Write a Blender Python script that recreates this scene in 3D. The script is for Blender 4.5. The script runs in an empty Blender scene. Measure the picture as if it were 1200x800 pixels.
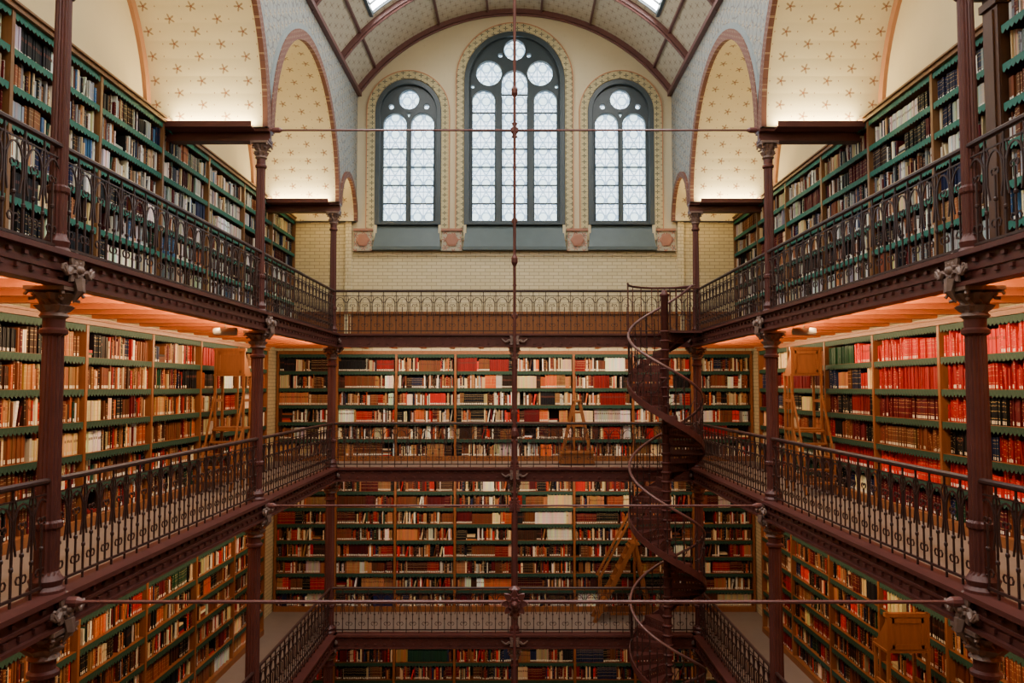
import bpy, math, random
from mathutils import Vector, Matrix
random.seed(11)
pi=math.pi
W=4.0; WS=5.73; DB=19.8; YF=-1.9
YC=[1.42,7.02,12.62,17.76]
Z0,Z1,Z2,Z3=0.0,3.70,7.23,10.13
ZS=13.05; ZV=16.27; ZA=18.4
RV=(16+(ZA-ZV)**2)/(2*(ZA-ZV)); ZC=ZA-RV; AV=math.asin(4.0/RV)

# ---------------------------------------------------------------- mesh builder
class MB:
    def __init__(s): s.v=[];s.f=[];s.m=[];s.uv=None
    def add(s,vs,fs,mi=0):
        o=len(s.v); s.v.extend(vs)
        for f in fs:
            s.f.append(tuple(i+o for i in f)); s.m.append(mi)
    def box(s,x0,x1,y0,y1,z0,z1,mi=0,T=None):
        vs=[(x,y,z) for z in (z0,z1) for y in (y0,y1) for x in (x0,x1)]
        if T: vs=[T(*p) for p in vs]
        s.add(vs,[(0,2,3,1),(4,5,7,6),(0,1,5,4),(2,6,7,3),(0,4,6,2),(1,3,7,5)],mi)
    def beam(s,a,b,w,h,mi=0,up=(0,0,1)):
        a=Vector(a);b=Vector(b);d=(b-a).normalized();u=Vector(up)
        if abs(d.dot(u))>.98:u=Vector((0,1,0))
        x=d.cross(u).normalized();y=x.cross(d).normalized()
        vs=[]
        for p in (a,b):
            for i,j in ((-1,-1),(1,-1),(1,1),(-1,1)):
                vs.append(tuple(p+x*(i*w/2)+y*(j*h/2)))
        s.add(vs,[(3,2,1,0),(4,5,6,7),(0,1,5,4),(1,2,6,5),(2,3,7,6),(3,0,4,7)],mi)
    def tube(s,pts,r,n=4,closed=False,mi=0):
        P=[Vector(p) for p in pts];N=len(P);vs=[];ref=None
        for i,p in enumerate(P):
            if closed: t=P[(i+1)%N]-P[i-1]
            else: t=P[min(i+1,N-1)]-P[max(i-1,0)]
            t=t.normalized() if t.length>1e-9 else Vector((0,0,1))
            if ref is None:
                ref=Vector((1,0,0)) if abs(t.x)<.6 else Vector((0,1,0))
            a=(ref-t*ref.dot(t)).normalized();ref=a;b=t.cross(a)
            rr=r[i] if isinstance(r,(list,tuple)) else r
            for k in range(n):
                th=2*pi*(k+.5)/n
                vs.append(tuple(p+(a*math.cos(th)+b*math.sin(th))*rr))
        fs=[]
        for i in range(N if closed else N-1):
            j=(i+1)%N
            for k in range(n):
                l=(k+1)%n
                fs.append((i*n+k,i*n+l,j*n+l,j*n+k))
        if not closed:
            fs.append(tuple(range(n-1,-1,-1)));fs.append(tuple((N-1)*n+k for k in range(n)))
        s.add(vs,fs,mi)
    def lathe(s,cx,cy,prof,n=16,flute=None,mi=0,T=None):
        vs=[];fs=[]
        for i,(r,z) in enumerate(prof):
            for k in range(n):
                th=2*pi*k/n
                rr=r*(flute(i,th,k) if flute else 1)
                p=(cx+rr*math.cos(th),cy+rr*math.sin(th),z)
                vs.append(T(*p) if T else p)
        for i in range(len(prof)-1):
            for k in range(n):
                l=(k+1)%n
                fs.append((i*n+k,i*n+l,(i+1)*n+l,(i+1)*n+k))
        fs.append(tuple(range(n-1,-1,-1)));fs.append(tuple((len(prof)-1)*n+k for k in range(n)))
        s.add(vs,fs,mi)
    def obj(s,name,mats,parent=None,smooth=False):
        me=bpy.data.meshes.new(name);me.from_pydata(s.v,[],s.f)
        if not isinstance(mats,(list,tuple)):mats=[mats]
        for m in mats:me.materials.append(m)
        if len(mats)>1: me.polygons.foreach_set('material_index',s.m)
        if smooth: me.polygons.foreach_set('use_smooth',[True]*len(me.polygons))
        if s.uv:
            l=me.uv_layers.new(name='UVMap')
            flat=[]
            for f in s.f:
                for i in f: flat.extend(s.uv[i])
            l.data.foreach_set('uv',flat)
        me.update()
        o=bpy.data.objects.new(name,me);bpy.context.scene.collection.objects.link(o)
        if parent:o.parent=parent
        return o
def empty(name):
    o=bpy.data.objects.new(name,None);bpy.context.scene.collection.objects.link(o);return o

# ---------------------------------------------------------------- materials
class NT:
    def __init__(s,name):
        s.mat=bpy.data.materials.new(name);s.mat.use_nodes=True
        s.t=s.mat.node_tree;s.b=s.t.nodes['Principled BSDF']
    def n(s,typ,**kw):
        x=s.t.nodes.new(typ)
        for k,v in kw.items(): setattr(x,k,v)
        return x
    def l(s,a,b): s.t.links.new(a,b)
    def m(s,op,a,b=None,c=None):
        x=s.t.nodes.new('ShaderNodeMath');x.operation=op
        for i,q in enumerate((a,b,c)):
            if q is None: continue
            if isinstance(q,(int,float)): x.inputs[i].default_value=q
            else: s.l(q,x.inputs[i])
        return x.outputs[0]
    def mix(s,f,a,b,bt='MIX'):
        x=s.t.nodes.new('ShaderNodeMix');x.data_type='RGBA';x.blend_type=bt
        for i,q in ((0,f),(6,a),(7,b)):
            if isinstance(q,(int,float)): x.inputs[i].default_value=q
            elif isinstance(q,(tuple,list)): x.inputs[i].default_value=(*q[:3],1)
            else: s.l(q,x.inputs[i])
        return x.outputs[2]
    def noise(s,scale,detail=3,vec=None):
        x=s.n('ShaderNodeTexNoise');x.inputs['Scale'].default_value=scale;x.inputs['Detail'].default_value=detail
        if vec is not None:s.l(vec,x.inputs['Vector'])
        return x.outputs[0]
    def obj(s): return s.n('ShaderNodeTexCoord').outputs['Object']
    def xyz(s,mode='obj'):
        tc=s.n('ShaderNodeTexCoord');sp=s.n('ShaderNodeSeparateXYZ')
        s.l(tc.outputs['UV' if mode=='uv' else 'Object'],sp.inputs[0]);return sp.outputs
    def bump(s,h,st=.3,d=.01):
        x=s.n('ShaderNodeBump');x.inputs['Strength'].default_value=st;x.inputs['Distance'].default_value=d
        s.l(h,x.inputs['Height']);s.l(x.outputs[0],s.b.inputs['Normal'])
def simple(name,c,rough=.6,metal=0,var=.25,scale=6,bump=0,spec=None):
    t=NT(name);ob=t.obj();nz=t.noise(scale,4,ob)
    lo=tuple(x*(1-var) for x in c);hi=tuple(min(1,x*(1+var)) for x in c)
    t.l(t.mix(nz,lo,hi),t.b.inputs['Base Color'])
    t.b.inputs['Roughness'].default_value=rough;t.b.inputs['Metallic'].default_value=metal
    if spec is not None:t.b.inputs['Specular IOR Level'].default_value=spec
    if bump:t.bump(nz,bump)
    return t.mat
def wood(name,c,rough=.45,var=.35,stretch=(8,8,1)):
    t=NT(name);mp=t.n('ShaderNodeMapping');mp.inputs['Scale'].default_value=stretch
    t.l(t.obj(),mp.inputs[0]);nz=t.noise(4,6,mp.outputs[0])
    lo=tuple(x*(1-var) for x in c);hi=tuple(min(1,x*(1+var)) for x in c)
    t.l(t.mix(nz,lo,hi),t.b.inputs['Base Color']);t.b.inputs['Roughness'].default_value=rough
    t.b.inputs['Specular IOR Level'].default_value=.3
    t.bump(nz,.15,.005);return t.mat
iron=simple('iron_maroon_paint',(.085,.025,.020),.42,0,.3,5,0,.28)
iron_l=simple('iron_cap_paint',(.17,.105,.082),.5,.1,.5,18,.4)
iron_d=simple('iron_rail_paint',(.038,.017,.014),.42,0,.2,9,0,.28)
steelw=simple('rod_paint',(.12,.036,.032),.4,.1,.1,9)
wood_m=wood('shelf_oak',(.195,.066,.018))
wood_d=wood('dark_oak',(.070,.027,.012))
wood_u=wood('shelf_oak_upper',(.18,.083,.031))
wood_o=wood('ladder_oak',(.21,.070,.018))
wood_j=wood('joist_pine',(.58,.155,.038),.5,.2,(3,3,3))
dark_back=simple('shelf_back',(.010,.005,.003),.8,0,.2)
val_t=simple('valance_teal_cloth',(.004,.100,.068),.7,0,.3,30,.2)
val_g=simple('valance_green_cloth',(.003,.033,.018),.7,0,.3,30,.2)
lino=simple('gallery_linoleum',(.19,.145,.12),.5,0,.15,3)
sill_m=simple('slate_teal_paint',(.058,.082,.082),.5,0,.2,4)
frame_m=simple('window_frame_paint',(.026,.040,.046),.45,0,.2,4)
plaster_p=simple('cream_plaster',(.70,.57,.33),.8,0,.06,2)
rib_m=simple('rib_paint',(.13,.052,.045),.5,0,.2,6)
pale=simple('lamp_housing',(.30,.26,.22),.4)
terra=simple('medallion_terracotta',(.30,.13,.08),.7)
def stencil(name,mode,base,c1,c2,cell,size=.22,petals=5,dots=True,rough=.8,scroll=None,core=.22,dot=.22):
    t=NT(name);X,Y,Z=t.xyz('uv' if mode=='uv' else 'obj')
    a,b={'uv':(X,Y),'xz':(X,Z),'yz':(Y,Z)}[mode]
    ua=t.m('DIVIDE',a,cell);ub0=t.m('DIVIDE',b,cell)
    off=t.m('MULTIPLY',t.m('FLOORED_MODULO',t.m('FLOOR',ua),2.0),.5)
    ub=t.m('ADD',ub0,off)
    fx=t.m('SUBTRACT',t.m('FRACT',ua),.5);fy=t.m('SUBTRACT',t.m('FRACT',ub),.5)
    r=t.m('SQRT',t.m('ADD',t.m('MULTIPLY',fx,fx),t.m('MULTIPLY',fy,fy)))
    an=t.m('ARCTAN2',fy,fx)
    pet=t.m('MULTIPLY_ADD',t.m('COSINE',t.m('MULTIPLY',an,float(petals))),.42*size,.58*size)
    mask=t.m('LESS_THAN',r,pet)
    cor=t.m('LESS_THAN',r,size*core)
    nz=t.noise(2.5,3,t.obj())
    bs=t.mix(nz,tuple(x*.94 for x in base),tuple(min(1,x*1.05) for x in base))
    if scroll:
        vo=t.n('ShaderNodeTexVoronoi');vo.feature='DISTANCE_TO_EDGE';vo.inputs['Scale'].default_value=scroll[1]
        t.l(t.obj(),vo.inputs['Vector'])
        bs=t.mix(t.m('LESS_THAN',vo.outputs[0],.06),bs,scroll[0])
    col=t.mix(mask,bs,c1);col=t.mix(cor,col,c2)
    if dots:
        ax=t.m('ABSOLUTE',fx);ay=t.m('ABSOLUTE',fy)
        dx=t.m('SUBTRACT',ax,.5)
        r2=t.m('SQRT',t.m('ADD',t.m('MULTIPLY',dx,dx),t.m('MULTIPLY',ay,ay)))
        col=t.mix(t.m('LESS_THAN',r2,size*dot),col,c2)
    t.l(col,t.b.inputs['Base Color']);t.b.inputs['Roughness'].default_value=rough
    return t.mat
starvault=stencil('star_vault_plaster','uv',(.70,.59,.37),(.34,.23,.13),(.26,.10,.05),.36,.22,5,True,.8,None,.25,.16)
spandrel=stencil('spandrel_painted','yz',(.25,.26,.24),(.36,.31,.22),(.22,.12,.08),.22,.36,5,True,.8,((.15,.15,.14),5.0))
endwall=stencil('endwall_plaster','xz',(.53,.45,.285),(.51,.43,.27),(.50,.42,.265),.5,.1,4,False)
border=stencil('window_border_painted','xz',(.44,.37,.20),(.06,.08,.06),(.20,.12,.045),.15,.36,4,True)
ringm=stencil('arch_ring_painted','yz',(.14,.050,.030),(.33,.21,.12),(.06,.025,.02),.085,.26,4,True)
ringo=simple('lunette_ring_paint',(.42,.19,.09),.7,0,.1)
ringb=simple('arch_band_paint',(.20,.23,.23),.7,0,.2,20)
nvault=stencil('nave_vault_painted','uv',(.47,.41,.30),(.33,.28,.20),(.23,.12,.085),.24,.30,4,True,.8)
med=stencil('medallion_painted','xz',(.34,.30,.22),(.28,.10,.06),(.11,.14,.12),.2,.42,6,True)
def brickm(name,c,mortar,mode='xz'):
    t=NT(name);X,Y,Z=t.xyz();cb=t.n('ShaderNodeCombineXYZ')
    t.l(X if mode=='xz' else Y,cb.inputs[0]);t.l(Z,cb.inputs[1])
    br=t.n('ShaderNodeTexBrick');br.inputs['Scale'].default_value=1
    br.inputs['Brick Width'].default_value=.24;br.inputs['Row Height'].default_value=.085
    br.inputs['Mortar Size'].default_value=.007
    br.inputs['Color1'].default_value=(*c,1);br.inputs['Color2'].default_value=(c[0]*.9,c[1]*.88,c[2]*.82,1)
    br.inputs['Mortar'].default_value=(*mortar,1);t.l(cb.outputs[0],br.inputs['Vector'])
    t.l(br.outputs[0],t.b.inputs['Base Color']);t.b.inputs['Roughness'].default_value=.35
    return t.mat
brick_b=brickm('cream_glazed_brick',(.60,.50,.30),(.28,.22,.12))
brick_s=brickm('cream_glazed_brick_side',(.60,.50,.30),(.28,.22,.12),'yz')
def glassm(name,strength):
    t=NT(name);X,Y,Z=t.xyz()
    cx,cz=.285,.42
    fx=t.m('SUBTRACT',t.m('FRACT',t.m('DIVIDE',X,cx)),.5);fz=t.m('SUBTRACT',t.m('FRACT',t.m('DIVIDE',Z,cz)),.5)
    px=t.m('MULTIPLY',fx,cx);pz=t.m('MULTIPLY',fz,cz)
    r=t.m('SQRT',t.m('ADD',t.m('MULTIPLY',px,px),t.m('MULTIPLY',pz,pz)))
    ring=t.m('LESS_THAN',t.m('ABSOLUTE',t.m('SUBTRACT',r,.11)),.013)
    d=t.m('ADD',t.m('ABSOLUTE',fx),t.m('ABSOLUTE',fz))
    dia=t.m('LESS_THAN',t.m('ABSOLUTE',t.m('SUBTRACT',d,.5)),.05)
    edge=t.m('MAXIMUM',t.m('GREATER_THAN',t.m('ABSOLUTE',fz),.468),t.m('GREATER_THAN',t.m('ABSOLUTE',fx),.46))
    line=t.m('MAXIMUM',t.m('MAXIMUM',ring,dia),edge)
    inner=t.m('LESS_THAN',r,.11)
    nz=t.noise(1.2,2,t.obj())
    base=t.mix(nz,(.52,.79,1.0),(.95,1,1))
    col=t.mix(t.m('MULTIPLY',inner,.6),base,(.55,.74,.70))
    col=t.mix(t.m('MULTIPLY',line,.86),col,(.06,.14,.24))
    t.b.inputs['Base Color'].default_value=(.3,.35,.4,1);t.b.inputs['Roughness'].default_value=.2
    t.l(col,t.b.inputs['Emission Color']);t.b.inputs['Emission Strength'].default_value=strength
    return t.mat
glass_w=glassm('leaded_glass',3.6)
SKY=28.0
def skym():
    t=NT('skylight_glass');t.b.inputs['Base Color'].default_value=(.5,.6,.7,1)
    t.b.inputs['Emission Color'].default_value=(.97,.96,.93,1);t.b.inputs['Emission Strength'].default_value=SKY
    return t.mat
sky_g=skym()
def bookm():
    t=NT('book_spines');at=t.n('ShaderNodeAttribute');at.attribute_name='bcol';at.attribute_type='GEOMETRY'
    X,Y,_=t.xyz('uv');R=at.outputs['Alpha'];C=at.outputs['Color']
    def band(lo,hi): return t.m('MULTIPLY',t.m('GREATER_THAN',Y,lo),t.m('LESS_THAN',Y,hi))
    side=t.m('LESS_THAN',t.m('ABSOLUTE',t.m('SUBTRACT',X,.5)),.36)
    g=t.m('MAXIMUM',t.m('MAXIMUM',band(.86,.885),band(.24,.262)),t.m('MAXIMUM',band(.52,.54),band(.72,.74)))
    g=t.m('MULTIPLY',g,t.m('GREATER_THAN',R,.55))
    col=t.mix(t.m('MULTIPLY',g,.6),C,(.55,.38,.16))
    lab=t.m('MULTIPLY',t.m('MULTIPLY',band(.58,.70),side),t.m('LESS_THAN',t.m('ABSOLUTE',t.m('SUBTRACT',R,.35)),.12))
    col=t.mix(t.m('MULTIPLY',lab,.85),col,(.10,.03,.02))
    pap=t.m('MULTIPLY',t.m('MULTIPLY',band(.04,.17),side),t.m('GREATER_THAN',t.m('FRACT',t.m('MULTIPLY',R,7.0)),.42))
    col=t.mix(t.m('MULTIPLY',pap,.9),col,(.74,.70,.60))
    t.l(col,t.b.inputs['Base Color']);t.b.inputs['Roughness'].default_value=.55;t.b.inputs['Specular IOR Level'].default_value=.18
    return t.mat
book_m=bookm()

# ---------------------------------------------------------------- room shell
mb=MB();mb.box(-WS-.3,WS+.3,YF-.3,DB+.3,-.3,0);mb.obj('floor',wood('floor_parquet',(.25,.15,.08)))
for sgn,nm in ((-1,'left'),(1,'right')):
    mb=MB();x0,x1=sorted((sgn*WS,sgn*(WS+.3)))
    mb.box(x0,x1,YF-.3,DB+.3,0,Z3);mb.obj('wall_%s'%nm,brick_s)
    mb=MB();mb.box(x0,x1,YF-.3,DB+.3,Z3,16.6);mb.obj('wall_%s_upper'%nm,plaster_p)
ZB=9+3.37
mb=MB();mb.box(-WS,WS,DB,DB+.3,0,ZB)
for sgn in(-1,1):
    x0,x1=sorted((sgn*4.0,sgn*WS));mb.box(x0,x1,DB,DB+.3,ZB,16.6)
mb.obj('wall_back',brick_b)
mb=MB();mb.box(-WS,WS,YF-.3,YF,0,18.6);mb.obj('wall_front',plaster_p)

def archpts(cx,r,zb,zc,n=24):
    p=[(cx-r,zb),(cx+r,zb)]
    for i in range(n+1):
        a=pi*i/n;p.append((cx+r*math.cos(a),zc+r*math.sin(a)))
    return p
def circ(cx,cz,r,n=28): return [(cx+r*math.cos(2*pi*i/n),cz+r*math.sin(2*pi*i/n)) for i in range(n)]
def filled(name,loops,y,depth,mat,parent=None,bevel=0):
    cu=bpy.data.curves.new(name+'_c','CURVE');cu.dimensions='2D';cu.fill_mode='BOTH';cu.extrude=depth/2;cu.bevel_depth=bevel
    for lp in loops:
        sp=cu.splines.new('POLY');sp.points.add(len(lp)-1)
        for i,(x,z) in enumerate(lp): sp.points[i].co=(x,z,0,1)
        sp.use_cyclic_u=True
    o=bpy.data.objects.new(name+'_c',cu);bpy.context.scene.collection.objects.link(o)
    bpy.context.view_layer.update();dg=bpy.context.evaluated_depsgraph_get()
    me=bpy.data.meshes.new_from_object(o.evaluated_get(dg))
    bpy.data.objects.remove(o)
    me.transform(Matrix.Translation((0,y,0))@Matrix.Rotation(pi/2,4,'X'))
    me.materials.clear();me.materials.append(mat);me.name=name
    ob=bpy.data.objects.new(name,me);bpy.context.scene.collection.objects.link(ob)
    if parent:ob.parent=parent
    return ob
WIN=[(-2.64,.76,13.0,15.83),(0.0,1.19,13.0,16.62),(2.64,.76,13.0,15.83)]
out=[(-4.0,ZB),(4.0,ZB)]
for i in range(41):
    a=AV-2*AV*i/40;out.append((RV*math.sin(a),ZC+RV*math.cos(a)+.02))
holes=[archpts(cx,r,ZB+.02,zc) for cx,r,zb,zc in WIN]
filled('wall_back_gable',[out]+holes,DB+.15,.3,endwall)
for wi,(cx,r,zb,zc) in enumerate(WIN):
    e=empty('window_%d'%(wi+1))
    filled('painted_border',[archpts(cx,r+.25,zb-.4,zc),archpts(cx,r+.07,zb-.42,zc)],DB-.01,.05,border,e)
    filled('border_edge',[archpts(cx,r+.275,zb-.4,zc),archpts(cx,r+.25,zb-.41,zc)],DB-.015,.06,ringo,e)
    filled('reveal_moulding',[archpts(cx,r+.05,zb,zc),archpts(cx,r-.05,zb+.03,zc)],DB+.06,.12,frame_m,e,.012)
    if r<1:
        lw=r*.40
        hs=[archpts(cx-r*.45,lw*.98,zb+.1,zc-.30,14),archpts(cx+r*.45,lw*.98,zb+.1,zc-.30,14),circ(cx,zc+.34,.26),]
        for sx in(-1,1): hs.append(circ(cx+sx*.44,zc+.16,.08,12))
        hs.append([(cx-.07,zc+.0),(cx+.07,zc+.0),(cx,zc-.14)])
        bars=[(cx-r*.45,lw),(cx+r*.45,lw)]
    else:
        hs=[archpts(cx-.77,.30,zb+.1,zc-.50,14),archpts(cx+.77,.30,zb+.1,zc-.50,14),archpts(cx,.33,zb+.1,zc-.02,14),
            circ(cx-.64,zc+.22,.33),circ(cx+.64,zc+.22,.33),circ(cx,zc+.82,.28)]
        for sx in(-1,1): hs.append(circ(cx+sx*.36,zc+.68,.07,10))
        for sx in(-1,1): hs.append(circ(cx+sx*1.05,zc-.12,.06,10))
        bars=[(cx-.77,.30),(cx,.33),(cx+.77,.30)]
    filled('tracery',[archpts(cx,r,zb,zc)]+hs,DB+.17,.12,frame_m,e,.012)
    filled('glass',[archpts(cx,r-.01,zb,zc)],DB+.25,.01,glass_w,e)
    mb=MB()
    for bx,bw in bars:
        for k in range(1,8):
            z=zb+.1+k*.46
            if z>zc+(.1 if r>1 and abs(bx)<.1 else -.45): break
            mb.box(bx-bw,bx+bw,DB+.2,DB+.23,z-.018,z+.018)
        mb.tube([(bx-bw*.98,DB+.11,zb+.1),(bx-bw*.98,DB+.11,zc-.4)],.022,6)
        mb.tube([(bx+bw*.98,DB+.11,zb+.1),(bx+bw*.98,DB+.11,zc-.4)],.022,6)
    mb.obj('saddle_bars',frame_m,e)
    mb=MB()
    mb.add([(cx-r,DB+.12,zb+.08),(cx+r,DB+.12,zb+.08),(cx+r+.06,DB-.14,ZB+.06),(cx-r-.06,DB-.14,ZB+.06),
            (cx-r,DB+.12,ZB),(cx+r,DB+.12,ZB),(cx+r+.06,DB-.14,ZB),(cx-r-.06,DB-.14,ZB)],
           [(0,1,2,3),(3,2,6,7),(0,3,7,4),(1,5,6,2),(4,7,6,5)])
    mb.box(cx-r-.08,cx+r+.08,DB-.17,DB,ZB-.03,ZB+.05);mb.obj('sloping_sill',sill_m,e)
for k,(a,b) in enumerate(((-3.93,-3.50),(-1.78,-1.30),(1.30,1.78),(3.50,3.93))):
    mb=MB();c=(a+b)/2
    mb.box(a,b,DB-.10,DB,ZB,ZB+.44);mb.box(a-.02,b+.02,DB-.14,DB,ZB+.44,ZB+.5,1)
    mb.box(a-.02,b+.02,DB-.14,DB,ZB-.05,ZB,0)
    pr=[(.02,0),(.15,.01),(.16,.02),(.12,.03),(.02,.03)]
    mb.lathe(0,0,pr,20,lambda i,th,kk:1+.12*math.cos(6*th) if i in(1,2) else 1,1,T=lambda x,y,z:(c+x,DB-.10-z,ZB+.22+y))
    mb.obj('trim_%d'%(k+1),[med,terra])
mb=MB();mb.box(-5.3,5.3,DB-.06,DB-.002,Z3+.002,Z3+.66)
x=-5.3
while x<5.3:
    mb.box(x,x+.05,DB-.085,DB-.06,Z3+.05,Z3+.6);x+=.31
mb.box(-5.3,5.3,DB-.12,DB-.002,Z3+.64,Z3+.70);mb.box(-5.3,5.3,DB-.09,DB-.002,Z3+.002,Z3+.1);mb.obj('wainscot_back',wood_m)
mb=MB();mb.box(-4.15,-4.0,DB-.08,DB,Z3,ZB+.8)
mb.box(4.0,4.15,DB-.08,DB,Z3,ZB+.8);mb.box(-4.0,4.0,DB-.03,DB,ZB-.16,ZB-.10);mb.obj('trim_5',brick_b)

# ---------------------------------------------------------------- arcade walls
XN=3.9
bays=[(YF,YC[0]),(YC[0],YC[1]),(YC[1],YC[2]),(YC[2],YC[3]),(YC[3],DB)]
for sgn,nm in((-1,'left'),(1,'right')):
    par=empty('arcade_%s'%nm)
    wl=MB();vt=MB();vt.uv=[];rg=MB();lr=MB();bd=MB();n=32
    for (ya,yb) in bays:
        c=(ya+yb)/2;r=(yb-ya)/2-.17;pts=[(c-r*math.cos(pi*i/n),ZS+r*math.sin(pi*i/n)) for i in range(n+1)]
        top=16.45
        for xx in(sgn*XN,):
            wl.add([(xx,ya,ZS),(xx,c-r,ZS),(xx,c-r,top),(xx,ya,top)],[(0,1,2,3)])
            wl.add([(xx,c+r,ZS),(xx,yb,ZS),(xx,yb,top),(xx,c+r,top)],[(0,1,2,3)])
            for i in range(n):
                (y0,z0),(y1,z1)=pts[i],pts[i+1]
                wl.add([(xx,y0,z0),(xx,y1,z1),(xx,y1,top),(xx,y0,top)],[(0,1,2,3)])
        wl.add([(sgn*XN,ya,ZS),(sgn*WS,ya,ZS),(sgn*WS,c-r,ZS),(sgn*XN,c-r,ZS)],[(0,1,2,3)])
        wl.add([(sgn*XN,c+r,ZS),(sgn*WS,c+r,ZS),(sgn*WS,yb,ZS),(sgn*XN,yb,ZS)],[(0,1,2,3)])
        for i in range(n):
            (y0,z0),(y1,z1)=pts[i],pts[i+1]
            vt.add([(sgn*XN,y0,z0),(sgn*WS,y0,z0),(sgn*WS,y1,z1),(sgn*XN,y1,z1)],[(0,1,2,3)])
            s0=r*pi*i/n;s1=r*pi*(i+1)/n
            vt.uv+=[(XN,s0),(WS,s0),(WS,s1),(XN,s1)]
        for mbx,xa,xb,ra,rb in((rg,sgn*(XN-.05),sgn*(XN+.03),r-.02,r+.16),(bd,sgn*(XN-.03),sgn*XN,r+.16,r+.26),(lr,sgn*(WS-.06),sgn*WS,r-.14,r+.0)):
            if r<1.2:
                if mbx is rg: rb=r+.11
                if mbx is bd: continue
            vs=[];fs=[]
            for i in range(n+1):
                a=pi*i/n
                for xx,rr in((xa,ra),(xa,rb),(xb,rb),(xb,ra)): vs.append((xx,c-rr*math.cos(a),ZS+rr*math.sin(a)))
            for i in range(n):
                for k in range(4): fs.append((i*4+k,i*4+(k+1)%4,(i+1)*4+(k+1)%4,(i+1)*4+k))
            mbx.add(vs,fs)
    wl.obj('spandrels',spandrel,par);vt.obj('star_vaults',starvault,par,True);rg.obj('arch_rings',ringm,par);lr.obj('lunette_rings',ringo,par);bd.obj('arch_bands',ringb,par)
    mb=MB()
    for yc in YC:
        x0,x1=sorted((sgn*3.85,sgn*WS))
        mb.box(x0,x1,yc-.13,yc+.13,ZS-.05,ZS-.005);mb.box(x0,x1,yc-.10,yc+.10,ZS-.2,ZS-.16);mb.box(x0,x1,yc-.04,yc+.04,ZS-.16,ZS-.05)
        for q in(-1,1):
            y0,y1=sorted((yc+q*.17,yc+q*.36));x0,x1=sorted((sgn*4.05,sgn*5.6))
            mb.box(x0,x1,y0,y1,ZS-.06,ZS-.04);yy=yc+q*.36;mb.box(x0,x1,yy-.01,yy+.01,ZS-.06,ZS+.03)
    mb.obj('head_beams',iron,par)
    mb=MB();x0,x1=sorted((sgn*(XN-.1),sgn*XN));mb.box(x0,x1,YF,DB,ZV-.06,ZV+.04)
    mb.obj('springing_cornice',rib_m,par)

# ---------------------------------------------------------------- nave vault
vp=empty('ceiling')
angs=[-AV+2*AV*i/36 for i in range(37)]
sk0,sk1=math.radians(27.5),math.radians(41)
ylist=[YF,1.42,4.22,7.02,9.82,12.62,15.19,17.76,DB]
mb=MB();mb.uv=[];gl=MB();mu=MB();rb=MB()
def vpnt(a,y,r=RV): return (r*math.sin(a),y,ZC+r*math.cos(a))
A=sorted(set([round(a,5) for a in angs if not any(abs(abs(a)-q)<.03 for q in(sk0,sk1))]+[s*q for s in(-1,1) for q in(round(sk0,5),round(sk1,5))]))
for j in range(len(ylist)-1):
    y0,y1=ylist[j],ylist[j+1];sky=(j<len(ylist)-2)
    for i in range(len(A)-1):
        a0,a1=A[i],A[i+1];am=abs((a0+a1)/2)
        segs=[(y0,y1)]
        if sky and sk0<am<sk1: segs=[(y0,y0+.25),(y1-.25,y1)]
        for (p,q) in segs:
            mb.add([vpnt(a0,p),vpnt(a1,p),vpnt(a1,q),vpnt(a0,q)],[(0,1,2,3)])
            mb.uv+=[(p,a0*RV),(p,a1*RV),(q,a1*RV),(q,a0*RV)]
    if sky:
        for s in(-1,1):
            for k in range(6):
                a0=s*(sk0+(sk1-sk0)*k/6);a1=s*(sk0+(sk1-sk0)*(k+1)/6);r=RV+.06
                gl.add([vpnt(a0,y0+.25,r),vpnt(a1,y0+.25,r),vpnt(a1,y1-.25,r),vpnt(a0,y1-.25,r)],[(0,1,2,3)])
            for a in(sk0,sk1):
                mu.beam(vpnt(s*a,y0+.25,RV),vpnt(s*a,y1-.25,RV),.07,.12)
            k=5
            for q in range(k+1):
                yy=y0+.25+(y1-y0-.5)*q/k
                mu.tube([vpnt(s*(sk0+(sk1-sk0)*w/4),yy,RV+.01) for w in range(5)],.025,4)
for y in ylist[1:]:
    yy=y-.05 if y==DB else y
    vs=[];fs=[];N=48
    for i in range(N+1):
        a=-AV+2*AV*i/N
        for dy,r in((-.06,RV+.02),(-.06,RV-.11),(.06,RV-.11),(.06,RV+.02)): vs.append(vpnt(a,yy+dy,r))
    for i in range(N):
        for k in range(4): fs.append((i*4+k,i*4+(k+1)%4,(i+1)*4+(k+1)%4,(i+1)*4+k))
    rb.add(vs,fs)
    rb.tube([vpnt(-AV+2*AV*i/N,yy,RV-.13) for i in range(N+1)],.03,6)
for a in(-46,-23,-8,8,23,46):
    a=math.radians(a);rb.beam(vpnt(a,YF,RV-.02),vpnt(a,DB,RV-.02),.05,.07)
mb.obj('vault_plaster',nvault,vp,True);gl.obj('skylight_panes',sky_g,vp);mu.obj('skylight_bars',frame_m,vp);rb.obj('vault_ribs',rib_m,vp)

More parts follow.
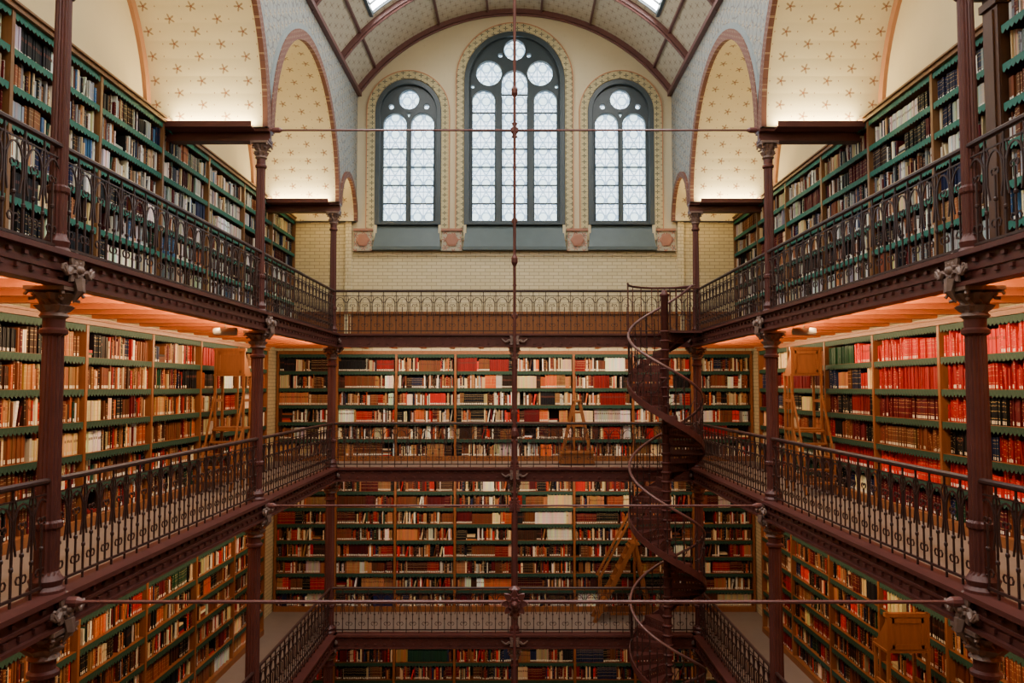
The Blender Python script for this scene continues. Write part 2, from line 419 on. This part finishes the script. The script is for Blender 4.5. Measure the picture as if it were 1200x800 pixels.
# ---------------------------------------------------------------- galleries
def rosette(mb,T,R):
    pr=[(R*.25,-.0),(R,.015),(R*.95,.035),(R*.55,.03),(R*.5,.055),(R*.3,.05),(R*.22,.08),(R*.05,.09)]
    mb.lathe(0,0,pr,32,lambda i,th,k:(1+.22*math.cos(8*th)) if i in(1,2) else (1+.15*math.cos(8*th+pi) if i in(3,4) else 1),T=T)
GY=YC[3]; GF=.3
for z in (Z1,Z2,Z3):
    g=empty('gallery_walkway');fa=MB();de=MB();jo=MB();pl=MB()
    for s in(-1,1):
        def bx(m,xa,xb,y0,y1,za,zb_,mi=0):
            x0,x1=sorted((s*xa,s*xb));m.box(x0,x1,y0,y1,za,zb_,mi)
        bx(fa,3.86,3.92,GF,GY,z-.24,z);bx(fa,3.80,4.06,GF,GY,z-.02,z+.025);bx(fa,3.82,3.98,GF,GY,z-.27,z-.235)
        bx(fa,3.845,3.86,GF,GY,z-.15,z-.12)
        y=GF+.1
        while y<GY-.05:
            bx(fa,3.835,3.86,y,y+.05,z-.20,z-.165);bx(fa,3.835,3.86,y+.1,y+.15,z-.085,z-.05);y+=.2
        bx(de,3.92,WS,YF,DB,z-.05,z)
        bx(pl,3.92,WS,YF,DB,z-.09,z-.05)
        y=YF+.3
        while y<DB-.2:
            bx(jo,3.92,WS,y-.05,y+.05,z-.21,z-.09);y+=.7
    for (ya,yb,sg) in((GY,DB,1),(YF,GF,-1)):
        de.box(-3.92,3.92,ya+(.1 if sg>0 else 0),yb-(.1 if sg<0 else 0),z-.05,z);pl.box(-3.92,3.92,ya+.1,yb-.1,z-.09,z-.05)
        x=-3.6
        while x<3.7:
            jo.box(x-.05,x+.05,ya+.1,yb-.1,z-.21,z-.09);x+=.7
        e=ya if sg>0 else yb
        def by(m,a,b,za,zb_):
            y0,y1=sorted((e+sg*a,e+sg*b));m.box(-3.86,3.86,y0,y1,za,zb_)
        by(fa,-.14,-.08,z-.24,z);by(fa,-.20,.06,z-.02,z+.025);by(fa,-.18,-.02,z-.27,z-.235);by(fa,-.08,.02,z-.2,z)
        x=-3.8
        while x<3.8:
            y0,y1=sorted((e-sg*.165,e-sg*.14));fa.box(x,x+.05,y0,y1,z-.20,z-.165);fa.box(x+.1,x+.15,y0,y1,z-.085,z-.05);x+=.2
    fa.obj('iron_fascia',iron,g);de.obj('deck',lino,g);pl.obj('ceiling_boards',wood_j,g);jo.obj('joists',wood_j,g)
    mb=MB()
    for s in(-1,1):
        for yc in YC[:]:
            rosette(mb,lambda x,y,w,s=s,yc=yc,z=z:(s*(3.84-w),yc+x,z-.12+y),.13)
            for q in(-1,1):
                pts=[(s*3.80,yc+q*(.12+.1*t),z-.12-.05*math.sin(t*pi)) for t in (0,.3,.6,1)]
                pts+=[(s*3.80,yc+q*(.22+.03*math.sin(u)),z-.12+.035*math.cos(u)) for u in(1,2,3,4,5,6)]
                mb.tube(pts,[.03,.028,.024,.02]+[.014]*6,6)
            mb.tube([(s*3.80,yc,z-.2),(s*3.78,yc,z-.30),(s*3.84,yc,z-.40)],[.055,.04,.008],6)
    rosette(mb,lambda x,y,w,z=z:(x,GY-.18-w,z-.12+y),.12)
    for q in(-1,1):
        mb.tube([(q*(.12+.04*t),GY-.2,z-.12-.04*math.sin(t)) for t in range(5)],[.03,.025,.02,.016,.01],6)
    mb.obj('fascia_rosettes',iron_l,g)

# ---------------------------------------------------------------- railings
def railing(T,s0,s1,z,post=1.87):
    mb=MB();H=.97
    def seg(a,b,r,n=4): mb.tube([T(*a),T(*b)],r,n)
    mb.tube([T(s0,z+H),T(s1,z+H)],.028,8);seg((s0,z+.09),(s1,z+.09),.016);seg((s0,z+.86),(s1,z+.86),.009)
    n=max(1,round((s1-s0)/.27));m=(s1-s0)/n
    for i in range(n):
        a=s0+i*m
        seg((a,z+.02),(a,z+H),.0115);
        seg((a+m/2,z+.09),(a+m/2,z+.62),.0105)
        c=a+m/2;R=m*.40
        pts=[(c-R*.75,z+.42),(c-R,z+.55)]
        for k in range(9):
            th=pi-pi*k/8;pts.append((c+R*math.cos(th),z+.66+R*1.55*math.sin(th)))
        pts+=[(c+R,z+.55),(c+R*.75,z+.42)]
        mb.tube([T(*p) for p in pts],.0095,4)
        for sg in(-1,1):
            mb.tube([T(c+sg*(.028-.026*math.cos(q*.9)),z+.63+.026*math.sin(q*.9)+.02) for q in range(6)],.008,4)
            mb.tube([T(c+sg*(.036-.034*math.cos(q)),z+.22+.034*math.sin(q)) for q in range(6)],.008,4)
            mb.tube([T(a+sg*(.05*math.sin(t*.55)),z+.70+t*.035) for t in range(6)],.007,4)
        p=T(c,z+.42);mb.lathe(p[0],p[1],[(.004,z+.39),(.02,z+.405),(.02,z+.425),(.004,z+.44)],6)
        p=T(a,z+.3);mb.lathe(p[0],p[1],[(.008,z+.30),(.019,z+.315),(.019,z+.335),(.008,z+.35)],6)
    return mb.obj('balcony_railing',iron_d)
for z in(Z1,Z2,Z3):
    for s in(-1,1):
        railing(lambda a,h,s=s:(s*3.97,a,h),GF,GY,z)
    railing(lambda a,h:(a,GY-.03,h),-3.97,3.97,z)
    if z!=Z1: railing(lambda a,h:(a,GF,h),-3.97,3.97,z)

# ---------------------------------------------------------------- columns
def flute(a,b,d=.10):
    return lambda i,th,k:(1-d*(k%2)) if a<=i<=b else 1
def capital(mb,x,y,zt,r,h,mi=1):
    prof=[(r*1.05,zt-h),(r*1.35,zt-h+.02),(r*1.1,zt-h+.05),(r*1.25,zt-h*.75),(r*1.6,zt-h*.6),(r*1.15,zt-h*.55),(r*1.35,zt-h*.4),(r*1.95,zt-h*.22),(r*1.4,zt-h*.17),(r*2.0,zt-.03)]
    mb.lathe(x,y,prof,24,lambda i,th,k:1+(.16*math.cos(8*th+(pi if i>5 else 0)) if 2<i<9 else 0),mi)
    q=r*1.95;mb.box(x-q,x+q,y-q,y+q,zt-.035,zt,mi)
    for sx in(-1,1):
        for sy in(-1,1):
            pts=[(x+sx*(r*1.5+.03*math.cos(t)),y+sy*(r*1.5+.03*math.cos(t)),zt-.075+.035*math.sin(t)) for t in [0,1,2,3,4,5]]
            mb.tube(pts,.016,5,mi=mi)
def column(x,y,upper=True,rs=(.12,.11,.10,.078)):
    mb=MB()
    lv=[Z0,Z1,Z2,Z3]
    for i in range(4 if upper else 3):
        zb=lv[i];zt=(lv[i+1]-.27) if i<3 else ZS-.2
        r=rs[i]
        pr=[(r*1.5,zb),(r*1.5,zb+.05),(r*1.25,zb+.08),(r*1.4,zb+.13),(r*1.1,zb+.17),(r,zb+.2),(r,zb+.55),(r*1.2,zb+.57),(r*1.2,zb+.61),(r*.97,zb+.63),
            (r*.86,zt-.42),(r*1.15,zt-.40),(r*1.15,zt-.37),(r*.9,zt-.35)]
        mb.lathe(x,y,pr+[(r*.9,zt-.26)],32,flute(5,10,.13))
        capital(mb,x,y,zt,r*.9,.27)
        if i<3:
            mb.lathe(x,y,[(r*.95,zt),(r*.95,lv[i+1])],12)
    return mb.obj('iron_column',[iron,iron_l],None,False)
for s in(-1,1):
    for yc in YC: column(s*4.0,yc)
column(0,GY,False,(.085,.075,.065,.06))

# ---------------------------------------------------------------- tie rods and hanging rods
def tierod(y,z,knots=True):
    mb=MB();mb.tube([(-3.86,y,z),(3.86,y,z)],.016,8)
    for s in(-1,1): mb.lathe(0,0,[(.016,0),(.045,.02),(.045,.12),(.02,.16),(.016,.17)],10,T=lambda a,b,c,s=s:(s*(3.84-c),y+a,z+b))
    mb.lathe(0,y,[(.01,z-.14),(.05,z-.11),(.03,z-.07),(.06,z-.03),(.06,z+.03),(.03,z+.07),(.05,z+.11),(.01,z+.14)],12)
    if knots: rosette(mb,lambda a,b,w:(a,y-w-.03,z+b),.10)
    mb.obj('tie_rod',steelw)
tierod(YC[1],Z2-.06);tierod(YC[2],Z2-.06);tierod(YC[2],ZS+.0,False);tierod(YC[1],ZS,False);tierod(YC[2],Z1-.06);tierod(YC[0],ZS,False)
def hang(y,zl,r):
    mb=MB();mb.tube([(0,y,zl),(0,y,ZA-.1)],r,8)
    for z in (8.6,10.1,11.6):
        if z>zl+.5: mb.lathe(0,y,[(r,z-.05),(r*2,z-.02),(r*2,z+.02),(r,z+.05)],10)
    mb.lathe(0,y,[(.004,zl-.16),(.035,zl-.12),(.02,zl-.06),(.05,zl-.02),(r,zl+.05)],12)
    mb.obj('hanging_rod',steelw)
hang(YC[1],Z2-.06,.014);hang(YC[2],Z1-.06,.024);hang(GY-.12,Z3+1.1,.016)

# ---------------------------------------------------------------- bookcases
class Books:
    def __init__(s): s.v=[];s.f=[];s.uv=[];s.c=[]
    def book(s,T,a,b,d0,d1,z0,z1,col,lean=0):
        o=len(s.v);L=lean
        P=[(a,d0,z0),(b,d0,z0),(b+L,d0,z1),(a+L,d0,z1),(a,d1,z0),(b,d1,z0),(b+L,d1,z1),(a+L,d1,z1)]
        s.v+= [T(*p) for p in P]
        s.f+=[(o+4,o+5,o+6,o+7),(o+3,o+2,o+6,o+7),(o,o+3,o+7,o+4),(o+1,o+5,o+6,o+2)]
        s.uv+=[0,0,1,0,1,1,0,1]+[.02,.98]*12
        s.c+=list(col)*16
    def obj(s,par):
        me=bpy.data.meshes.new('books');me.from_pydata(s.v,[],s.f);me.materials.append(book_m)
        l=me.uv_layers.new(name='UVMap');l.data.foreach_set('uv',s.uv)
        c=me.color_attributes.new('bcol','FLOAT_COLOR','CORNER');c.data.foreach_set('color',s.c)
        o=bpy.data.objects.new('books',me);bpy.context.scene.collection.objects.link(o);o.parent=par
def pick(pal):
    t=random.random()*sum(p[1] for p in pal)
    for c,w in pal:
        t-=w
        if t<=0:break
    k=random.uniform(.5,1.35)
    return [min(.85,max(.003,x*k*random.uniform(.9,1.1))) for x in c]
CRM=(.60,.46,.26);WHT=(.72,.69,.60);TAN=(.33,.14,.050);BRN=(.14,.040,.014);DBR=(.035,.013,.007);RED=(.25,.005,.004);BRD=(.50,.014,.008);ORG=(.42,.085,.020)
MAR=(.080,.004,.007);BLK=(.006,.006,.008);NVY=(.009,.015,.052);GRN=(.009,.042,.024);GRY=(.24,.25,.26);BLU=(.05,.13,.26)
P_up=[(BLK,2.4),(GRY,3.4),(WHT,6),(CRM,2.8),(NVY,1.2),(MAR,1.2),(BRN,1.6),(BLU,.5),(GRN,.6),(TAN,1.4),(DBR,1)]
P_upr=[(BLK,3.2),(GRY,2.8),(WHT,3.4),(CRM,2.4),(NVY,1.3),(MAR,1.4),(BRN,2.2),(DBR,1.6),(TAN,1.2)]
P_warm=[(CRM,2.4),(TAN,3),(BRN,4),(DBR,2.8),(RED,1.5),(BRD,.5),(ORG,1.3),(MAR,1.8),(BLK,1.8),(WHT,.9),(GRN,.5),(NVY,.5)]
P_mid=[(CRM,2.4),(TAN,2.4),(BRN,3.2),(DBR,3.0),(RED,1.7),(BRD,.7),(MAR,1.8),(BLK,2.4),(WHT,1.7),(ORG,1.3),(NVY,.6),(GRN,.3)]
P_back=[(CRM,3.4),(WHT,3.6),(TAN,2.6),(BRN,2.8),(DBR,2.0),(RED,1.3),(BRD,.8),(BLK,2.2),(MAR,1.1),(GRY,.5),(ORG,1.3),(NVY,.4)]
P_low=[(CRM,1.5),(TAN,2.4),(BRN,3.5),(DBR,3),(RED,1.6),(BRD,.5),(BLK,2.8),(MAR,1.6),(ORG,1.0),(NVY,.7),(GRN,.7)]
P_redset=[(RED,2.2),(BRD,.8),(MAR,2.2),(TAN,1.2),(CRM,1.8),(NVY,2),(BLK,2.4),(BRN,1.6),(GRN,.8)]
def bookcase(T,edges,z0,rows,pitch,depth,wm,vm,pal,run=(1,7),plinth=.12,topm=.08,special=None,stile=False):
    par=empty('bookcase');ca=MB();va=MB();bk=Books()
    s0,s1=edges[0],edges[-1];H=plinth+rows*pitch
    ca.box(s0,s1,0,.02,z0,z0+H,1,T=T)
    ca.box(s0,s1,0,depth+.03,z0,z0+plinth,0,T=T)
    for r in range(1,rows+1):
        ca.box(s0,s1,.02,depth,z0+plinth+r*pitch-.025,z0+plinth+r*pitch,0,T=T)
    ca.box(s0,s1,0,depth+.05,z0+H,z0+H+topm,0,T=T);ca.box(s0,s1,0,depth+.08,z0+H+topm-.025,z0+H+topm,0,T=T)
    for e in edges: ca.box(e-.028,e+.028,.0,depth+.015,z0,z0+H,0,T=T)
    if stile:
        ca.box(s1-.02,s1+.24,0,depth+.03,z0,z0+H,0,T=T);ca.box(s1+.04,s1+.18,depth+.03,depth+.05,z0+.2,z0+H-.2,0,T=T)
        ca.box(s0,s1+.30,0,depth+.14,z0+H,z0+H+.08,0,T=T);ca.box(s0,s1+.34,0,depth+.20,z0+H+.08,z0+H+.20,0,T=T)
        ca.box(s1-.04,s1+.26,0,depth+.06,z0+H-.16,z0+H-.08,0,T=T);ca.box(s1-.04,s1+.26,0,depth+.06,z0,z0+.16,0,T=T)
    for bi in range(len(edges)-1):
        a,b=edges[bi]+.033,edges[bi+1]-.033
        for r in range(rows):
            zb=z0+plinth+r*pitch;zt=zb+pitch-.025
            n=max(4,round((b-a)/.075));w=(b-a)/n;hv=.055
            for i in range(n):
                p=a+i*w;dd=depth+.006
                va.add([T(p,dd,zt+.022),T(p+w,dd,zt+.022),T(p+w,dd,zt-hv+.018),T(p+w*.8,dd+.003,zt-hv),T(p+w*.5,dd+.006,zt-hv-.018),T(p+w*.2,dd+.003,zt-hv),T(p,dd,zt-hv+.018)],[(0,1,2,3,4,5,6)])
            x=a+.004;maxh=pitch-.075
            while x<b-.02:
                k=random.randint(*run) if random.random()<.7 else random.randint(run[1],run[1]*3)
                c=pick(pal)
                if special:
                    sc=special(bi,r,random)
                    if sc is not None:c=[q*random.uniform(.85,1.15) for q in sc]
                    if sc is not None:k=20
                th=random.uniform(.018,.048);h=maxh*random.uniform(.74,1.0);dp=random.uniform(.03,.075);al=random.random()
                rr=random.random()
                if rr<.025: x+=random.uniform(.03,.10)
                elif rr<.045 and x+.26<b:      # a small pile lying flat
                    zz=zb
                    for q in range(random.randint(2,5)):
                        t=random.uniform(.025,.05);L=random.uniform(.18,.24)
                        bk.book(T,x,x+L,.05,depth-.05,zz,zz+t*.95,(*pick(pal),.2));zz+=t
                    x+=.25
                single=random.random()<.5
                for q in range(k):
                    t=th*random.uniform(.85,1.15);hh=h*random.uniform(.97,1.02)
                    if single: hh=maxh*random.uniform(.64,1.0);t=random.uniform(.016,.048)
                    if x+t>b-.004: x=b;break
                    cc=[v*random.uniform(.8,1.2) for v in c] if not single or special else pick(pal)
                    if single:al=random.random()
                    ln=0
                    if single and random.random()<.03 and x+t+.06<b: ln=.05
                    bk.book(T,x,x+t*.93,.03,depth-dp+random.uniform(-.014,.014),zb,zb+hh,(*cc,al),ln)
                    x+=t+ln
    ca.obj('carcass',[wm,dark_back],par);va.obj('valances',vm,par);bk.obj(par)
    return par
TL=lambda s,d,z:(-WS+d,s,z)
TR=lambda s,d,z:(WS-d,s,z)
TB=lambda s,d,z:(s,DB-d,z)
def edges(a,b,n): return [a+(b-a)*i/n for i in range(n+1)]
eU=edges(2.9,DB-.05,9);eM=edges(4.6,17.7,7);eR=edges(4.6,17.9,7)
D=.33
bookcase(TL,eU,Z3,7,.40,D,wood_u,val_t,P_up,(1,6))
eUr=edges(8.40,DB-.05,6)
bookcase(TR,eUr,Z3,7,.40,D,wood_u,val_t,P_upr,(3,10))
bookcase(lambda s,d,z:(WS-d,s,z),edges(3.0,8.05,3),Z3,7,.40,.80,wood_d,val_t,P_up,(1,6),topm=.08,stile=True)
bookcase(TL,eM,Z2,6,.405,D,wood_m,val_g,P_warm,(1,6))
def spec(bi,r,R):
    if bi==3 or bi==2:
        return {5:BRD,4:RED,3:MAR,2:BRN,1:BRD,0:MAR}.get(r) if (bi==3 or r in(1,4,5)) else None
    if bi==1: return {5:BLK,4:NVY,3:NVY,2:None,1:CRM,0:BLK}.get(r)
    return None
bookcase(TR,eR,Z2,6,.405,D,wood_m,val_g,P_redset,(5,14),special=spec)
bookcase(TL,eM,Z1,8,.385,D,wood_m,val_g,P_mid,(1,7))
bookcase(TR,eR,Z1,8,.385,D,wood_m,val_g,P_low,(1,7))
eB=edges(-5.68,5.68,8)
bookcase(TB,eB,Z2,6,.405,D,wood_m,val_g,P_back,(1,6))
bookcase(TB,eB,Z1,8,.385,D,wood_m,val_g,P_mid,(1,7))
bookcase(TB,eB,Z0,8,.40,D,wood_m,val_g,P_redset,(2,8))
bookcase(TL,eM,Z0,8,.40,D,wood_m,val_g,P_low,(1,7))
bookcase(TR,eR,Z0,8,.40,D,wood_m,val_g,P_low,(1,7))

# ---------------------------------------------------------------- spiral staircase
def spiral():
    par=empty('spiral_staircase');cx,cy,R=3.03,16.32,.74
    po=MB();po.lathe(cx,cy,[(.10,0),(.10,.1),(.075,.14),(.075,Z3+.68),(.10,Z3+.70),(.10,Z3+.74),(.06,Z3+.76),(.06,Z3+.8),(.01,Z3+.84)],14)
    n=54;rise=Z3/n;da=-math.radians(25.5);a_top=math.radians(20)
    tr=MB();hb=MB();hr=[];st=MB();sv=[]
    P=lambda r,a,z:(cx+r*math.cos(a),cy+r*math.sin(a),z)
    for i in range(n):
        z=(i+1)*rise;a0=a_top+da*(i-(n-1));a1=a0-da*1.08
        am=(a0+a1)/2
        pts=[P(.05,a0,z),P(R,a0,z),P(R,am,z),P(R,a1,z),P(.05,a1,z)]
        lo=[(x,y,zz-.04) for x,y,zz in pts]
        tr.add(pts+lo,[(0,1,2,3,4),(9,8,7,6,5)]+[(k,k+5,(k+1)%5+5,(k+1)%5) for k in range(5)])
        for k in range(11):
            rr=.1+k*(R-.12)/10
            tr.beam(P(rr,a1,z-.03),P(rr,a1,z-rise),.034,.010)
        tr.beam(P(.06,a1,z-.06),P(R,a1,z-.06),.010,.06)
        tr.beam(P(.06,a1,z-rise*.84),P(R,a1,z-rise*.84),.010,.06)
        tr.lathe(cx,cy,[(.085,z-.06),(.11,z-.02),(.085,z+.0)],12)
        hb.tube([P(R-.01,am,z-.04),P(R-.01,am,z+.92)],.014,5)
        hb.tube([P(R-.01,a0,z-.04),P(R-.01,a0,z+.86)],.011,5)
        for q in(.25,.6): 
            p=P(R-.01,am,z+q);hb.lathe(p[0],p[1],[(.012,z+q-.02),(.028,z+q),(.012,z+q+.02)],6)
        hb.tube([P(R-.01,am+(a1-am)*(t/6)*1.8,z+.15+t*.07+.03*math.sin(t*2)) for t in range(7)],.009,4)
        for k in(0,1,2):
            a=a0-da*(1-k/3.0);zz=-rise*.5+rise*(k/3.0)
            hr.append(P(R-.01,a,z+.93+zz))
            for rr,h in((R-.015,-.12),(R+.02,-.12),(R+.02,.02),(R-.015,.02)): sv.append(P(rr,a,z+zz+h))
    m=len(sv)//4;st.add(sv,[(i*4+k,i*4+(k+1)%4,(i+1)*4+(k+1)%4,(i+1)*4+k) for i in range(m-1) for k in range(4)])
    tr.obj('treads',iron,par);hb.obj('balusters',iron_d,par);st.obj('outer_string',iron,par)
    h=MB();h.tube(hr,.028,8);h.obj('handrail',simple('handrail_paint',(.17,.08,.07),.3,.2),par,True)
    po.obj('newel_pole',iron,par,True)
    la=MB()
    la.box(cx+.1,3.79,cy+.02,cy+.7,Z3-.04,Z3)
    n=7;a=(cx,cy+.72);b=(3.9,cy+.72)
    for i in range(n+1):
        x=a[0]+(b[0]-a[0])*i/n;la.tube([(x,a[1],Z3-.04),(x,a[1],Z3+.95)],.011,5)
    la.tube([(a[0],a[1],Z3+.95),(b[0],b[1],Z3+.95)],.025,8);la.tube([(a[0],a[1],Z3-.02),(b[0],b[1],Z3-.02)],.03,6)
    la.tube([(cx+.05,cy+.3,Z3-.7),(cx+.15,cy+.3,Z3-.35),(cx+.4,cy+.3,Z3-.12),(3.78,cy+.3,Z3-.06)],.02,6)
    la.tube([P(R,a_top+.0+i*.35,Z3+.95) for i in range(0,9)],.024,8)
    for i in range(0,9): la.tube([P(R,a_top+i*.35,Z3-.03),P(R,a_top+i*.35,Z3+.95)],.01,5)
    la.obj('landing',iron,par)
spiral()

# ---------------------------------------------------------------- library ladders
def ladder(x,y,z,rot,H=2.42,panel=True,w=.50):
    mb=MB()
    c,s=math.cos(rot),math.sin(rot)
    T=lambda u,v,h:(x+u*c-v*s,y+u*s+v*c,z+h)
    L=lambda a,b,ww,hh:mb.beam(T(*a),T(*b),ww,hh)
    ph=H*.42;ex=.58
    for v in(-w/2,w/2):
        L((-ex,v,0),(.0,v,ph),.03,.09)
        L((.0,v,0),(.0,v,H),.035,.05)
        L((.36,v,0),(.36,v,H-.42 if panel else ph+.5),.035,.045)
        L((.0,v,.18),(.36,v,.18),.025,.05)
        L((.0,v,ph+.5),(.36,v,ph+.5),.025,.05)
        L((.0,v,.2),(.36,v,ph-.04),.02,.04)
        # curved handrail from the top frame down to the foot of the steps
        L((.0,v,ph+.62),(-.22,v,ph+.20),.025,.04);L((-.22,v,ph+.20),(-ex+.05,v,.55),.025,.04);L((-ex+.05,v,.55),(-ex+.05,v,.1),.025,.03)
    n=5
    for i in range(1,n+1):
        h=ph*i/n;u=-ex+ex*i/n
        mb.box(u-.13,u+.05,-w/2,w/2,h-.03,h,0,T=T)
    mb.box(-.02,.40,-w/2-.02,w/2+.02,ph-.01,ph+.03,0,T=T)
    L((.36,-w/2,.2),(.36,w/2,.2),.03,.05);L((.36,-w/2,ph-.3),(.36,w/2,ph-.3),.03,.05)
    if panel:
        mb.box(.0,.03,-w/2,w/2,H-.46,H-.04,0,T=T)
        mb.box(-.02,.05,-w/2-.03,w/2+.03,H-.05,H,0,T=T)
        mb.box(-.02,.38,-w/2-.03,w/2+.03,H-.49,H-.46,0,T=T)
        for v in(-w/2,w/2):
            mb.add([T(.0,v-.015,H-.46),T(.34,v-.015,H-.46),T(.0,v-.015,H-.08),T(.0,v+.015,H-.46),T(.34,v+.015,H-.46),T(.0,v+.015,H-.08)],[(0,1,2),(5,4,3),(1,4,5,2),(0,2,5,3)])
        for v in(-w/2+.05,w/2-.05): mb.box(-.018,.0,v-.03,v+.03,H-.44,H-.06,0,T=T)
        mb.box(-.018,.0,-w/2+.05,w/2-.05,H-.12,H-.06,0,T=T);mb.box(-.018,.0,-w/2+.05,w/2-.05,H-.45,H-.39,0,T=T)
    return mb.obj('library_ladder',wood_o)
ladder(-5.02,14.3,Z2,pi/2,2.45)
ladder(5.0,13.9,Z2,pi/2,2.45)
ladder(4.95,10.4,Z1,pi/2,2.45)
def stepladder(x,y,z):
    mb=MB()
    for v in(-.24,.24):
        mb.beam((x-.55,y+v,z),(x+.35,y+v,z+1.75),.03,.10)
        mb.beam((x+.75,y+v,z),(x+.40,y+v,z+1.72),.03,.06)
        mb.beam((x-.45,y+v,z+.95),(x+.35,y+v,z+2.45),.03,.05)
        mb.beam((x+.38,y+v,z+1.70),(x+.38,y+v,z+2.5),.03,.05)
        mb.beam((x-.40,y+v,z+.35),(x-.40,y+v,z+1.05),.03,.04)
        mb.beam((x-.2,y+v,z+.2),(x+.7,y+v,z+.2),.02,.06)
    for i in range(1,8):
        h=.24*i;u=x-.55+.9*h/1.75;mb.box(u-.09,u+.09,y-.24,y+.24,z+h-.03,z+h)
    mb.box(x+.28,x+.48,y-.26,y+.26,z+1.72,z+1.76)
    mb.obj('library_stepladder',wood_o)
stepladder(2.35,DB-1.0,Z1)
def stool(x,y,z):
    mb=MB()
    for s in(-1,1):
        for v in(-.2,.2):
            mb.beam((x+s*.38,y+v,z),(x+s*.06,y+v,z+1.45),.045,.045)
        mb.box(x+s*.34-.03,x+s*.34+.03,y-.2,y+.2,z+.1,z+.17)
    for i in range(1,5):
        h=.30*i;w=.38-.30*h/1.4;mb.box(x-w,x+w,y-.22,y-.17,z+h-.035,z+h);mb.box(x-w,x+w,y+.17,y+.22,z+h-.035,z+h)
    mb.box(x-.10,x+.10,y-.24,y+.24,z+1.43,z+1.47)
    mb.box(x-.36,x+.36,y-.26,y+.22,z+.02,z+.26);mb.box(x-.39,x+.39,y-.28,y+.24,z+.26,z+.29)
    mb.obj('library_steps',wood_o)
stool(1.42,DB-1.15,Z2)
for s in(-1,1):
    mb=MB();mb.lathe(0,0,[(.02,-.17),(.05,-.16),(.055,.16),(.03,.17)],14,T=lambda a,b,c,s=s:(s*4.15+c,11.6+b,Z3-.34+a))
    mb.tube([(s*4.15,11.6,Z3-.29),(s*4.15,11.6,Z3-.2)],.01,6);mb.obj('gallery_spot_lamp',pale,None,True)

# ---------------------------------------------------------------- lights
def area(name,loc,rot,sx,sy,p,col):
    l=bpy.data.lights.new(name,'AREA');l.shape='RECTANGLE';l.size=sx;l.size_y=sy;l.energy=p;l.color=col
    o=bpy.data.objects.new(name,l);o.location=loc;o.rotation_euler=rot;bpy.context.scene.collection.objects.link(o);return o
warm=(1,.68,.36)
for z,p in((Z3,290),(Z2,180),(Z1,85)):
    for s in(-1,1):
        area('gallery_strip_light',(s*4.24,10.6,z-.27),(0,s*-math.radians(54),0),.08,14.0,p,warm)
        # added fill without a fitting, behind the fascia lip, makes the ceiling boards glow
        if z>Z1: area('gallery_ceiling_fill',(s*4.06,10.6,z-.25),(0,s*-math.radians(125),0),.05,14.0,36,(1,.60,.28))
    area('gallery_strip_light',(0,GY+.2,z-.27),(math.radians(56),0,0),7.6,.08,p*(.60 if z>Z1 else .45),(1,.76,.50))
for s in(-1,1):
    for yc in YC[:]:
        for q in(-1,1):
            area('beam_uplight',(s*4.82,yc+q*.27,ZS+.0),(pi,0,0),1.5,.10,55,(1,.82,.46))
w=bpy.data.worlds.new('World');bpy.context.scene.world=w;w.use_nodes=True
w.node_tree.nodes['Background'].inputs[0].default_value=(.7,.8,1,1);w.node_tree.nodes['Background'].inputs[1].default_value=.6

# ---------------------------------------------------------------- camera
cam=bpy.data.cameras.new('camera');co=bpy.data.objects.new('camera',cam);bpy.context.scene.collection.objects.link(co)
cam.sensor_width=36;cam.lens=950/1200*36;cam.shift_x=-.0025;cam.clip_end=200;cam.clip_start=.05
co.location=(0,0,9);co.rotation_euler=(pi/2+math.atan(53/950),0,0)
bpy.context.scene.camera=co
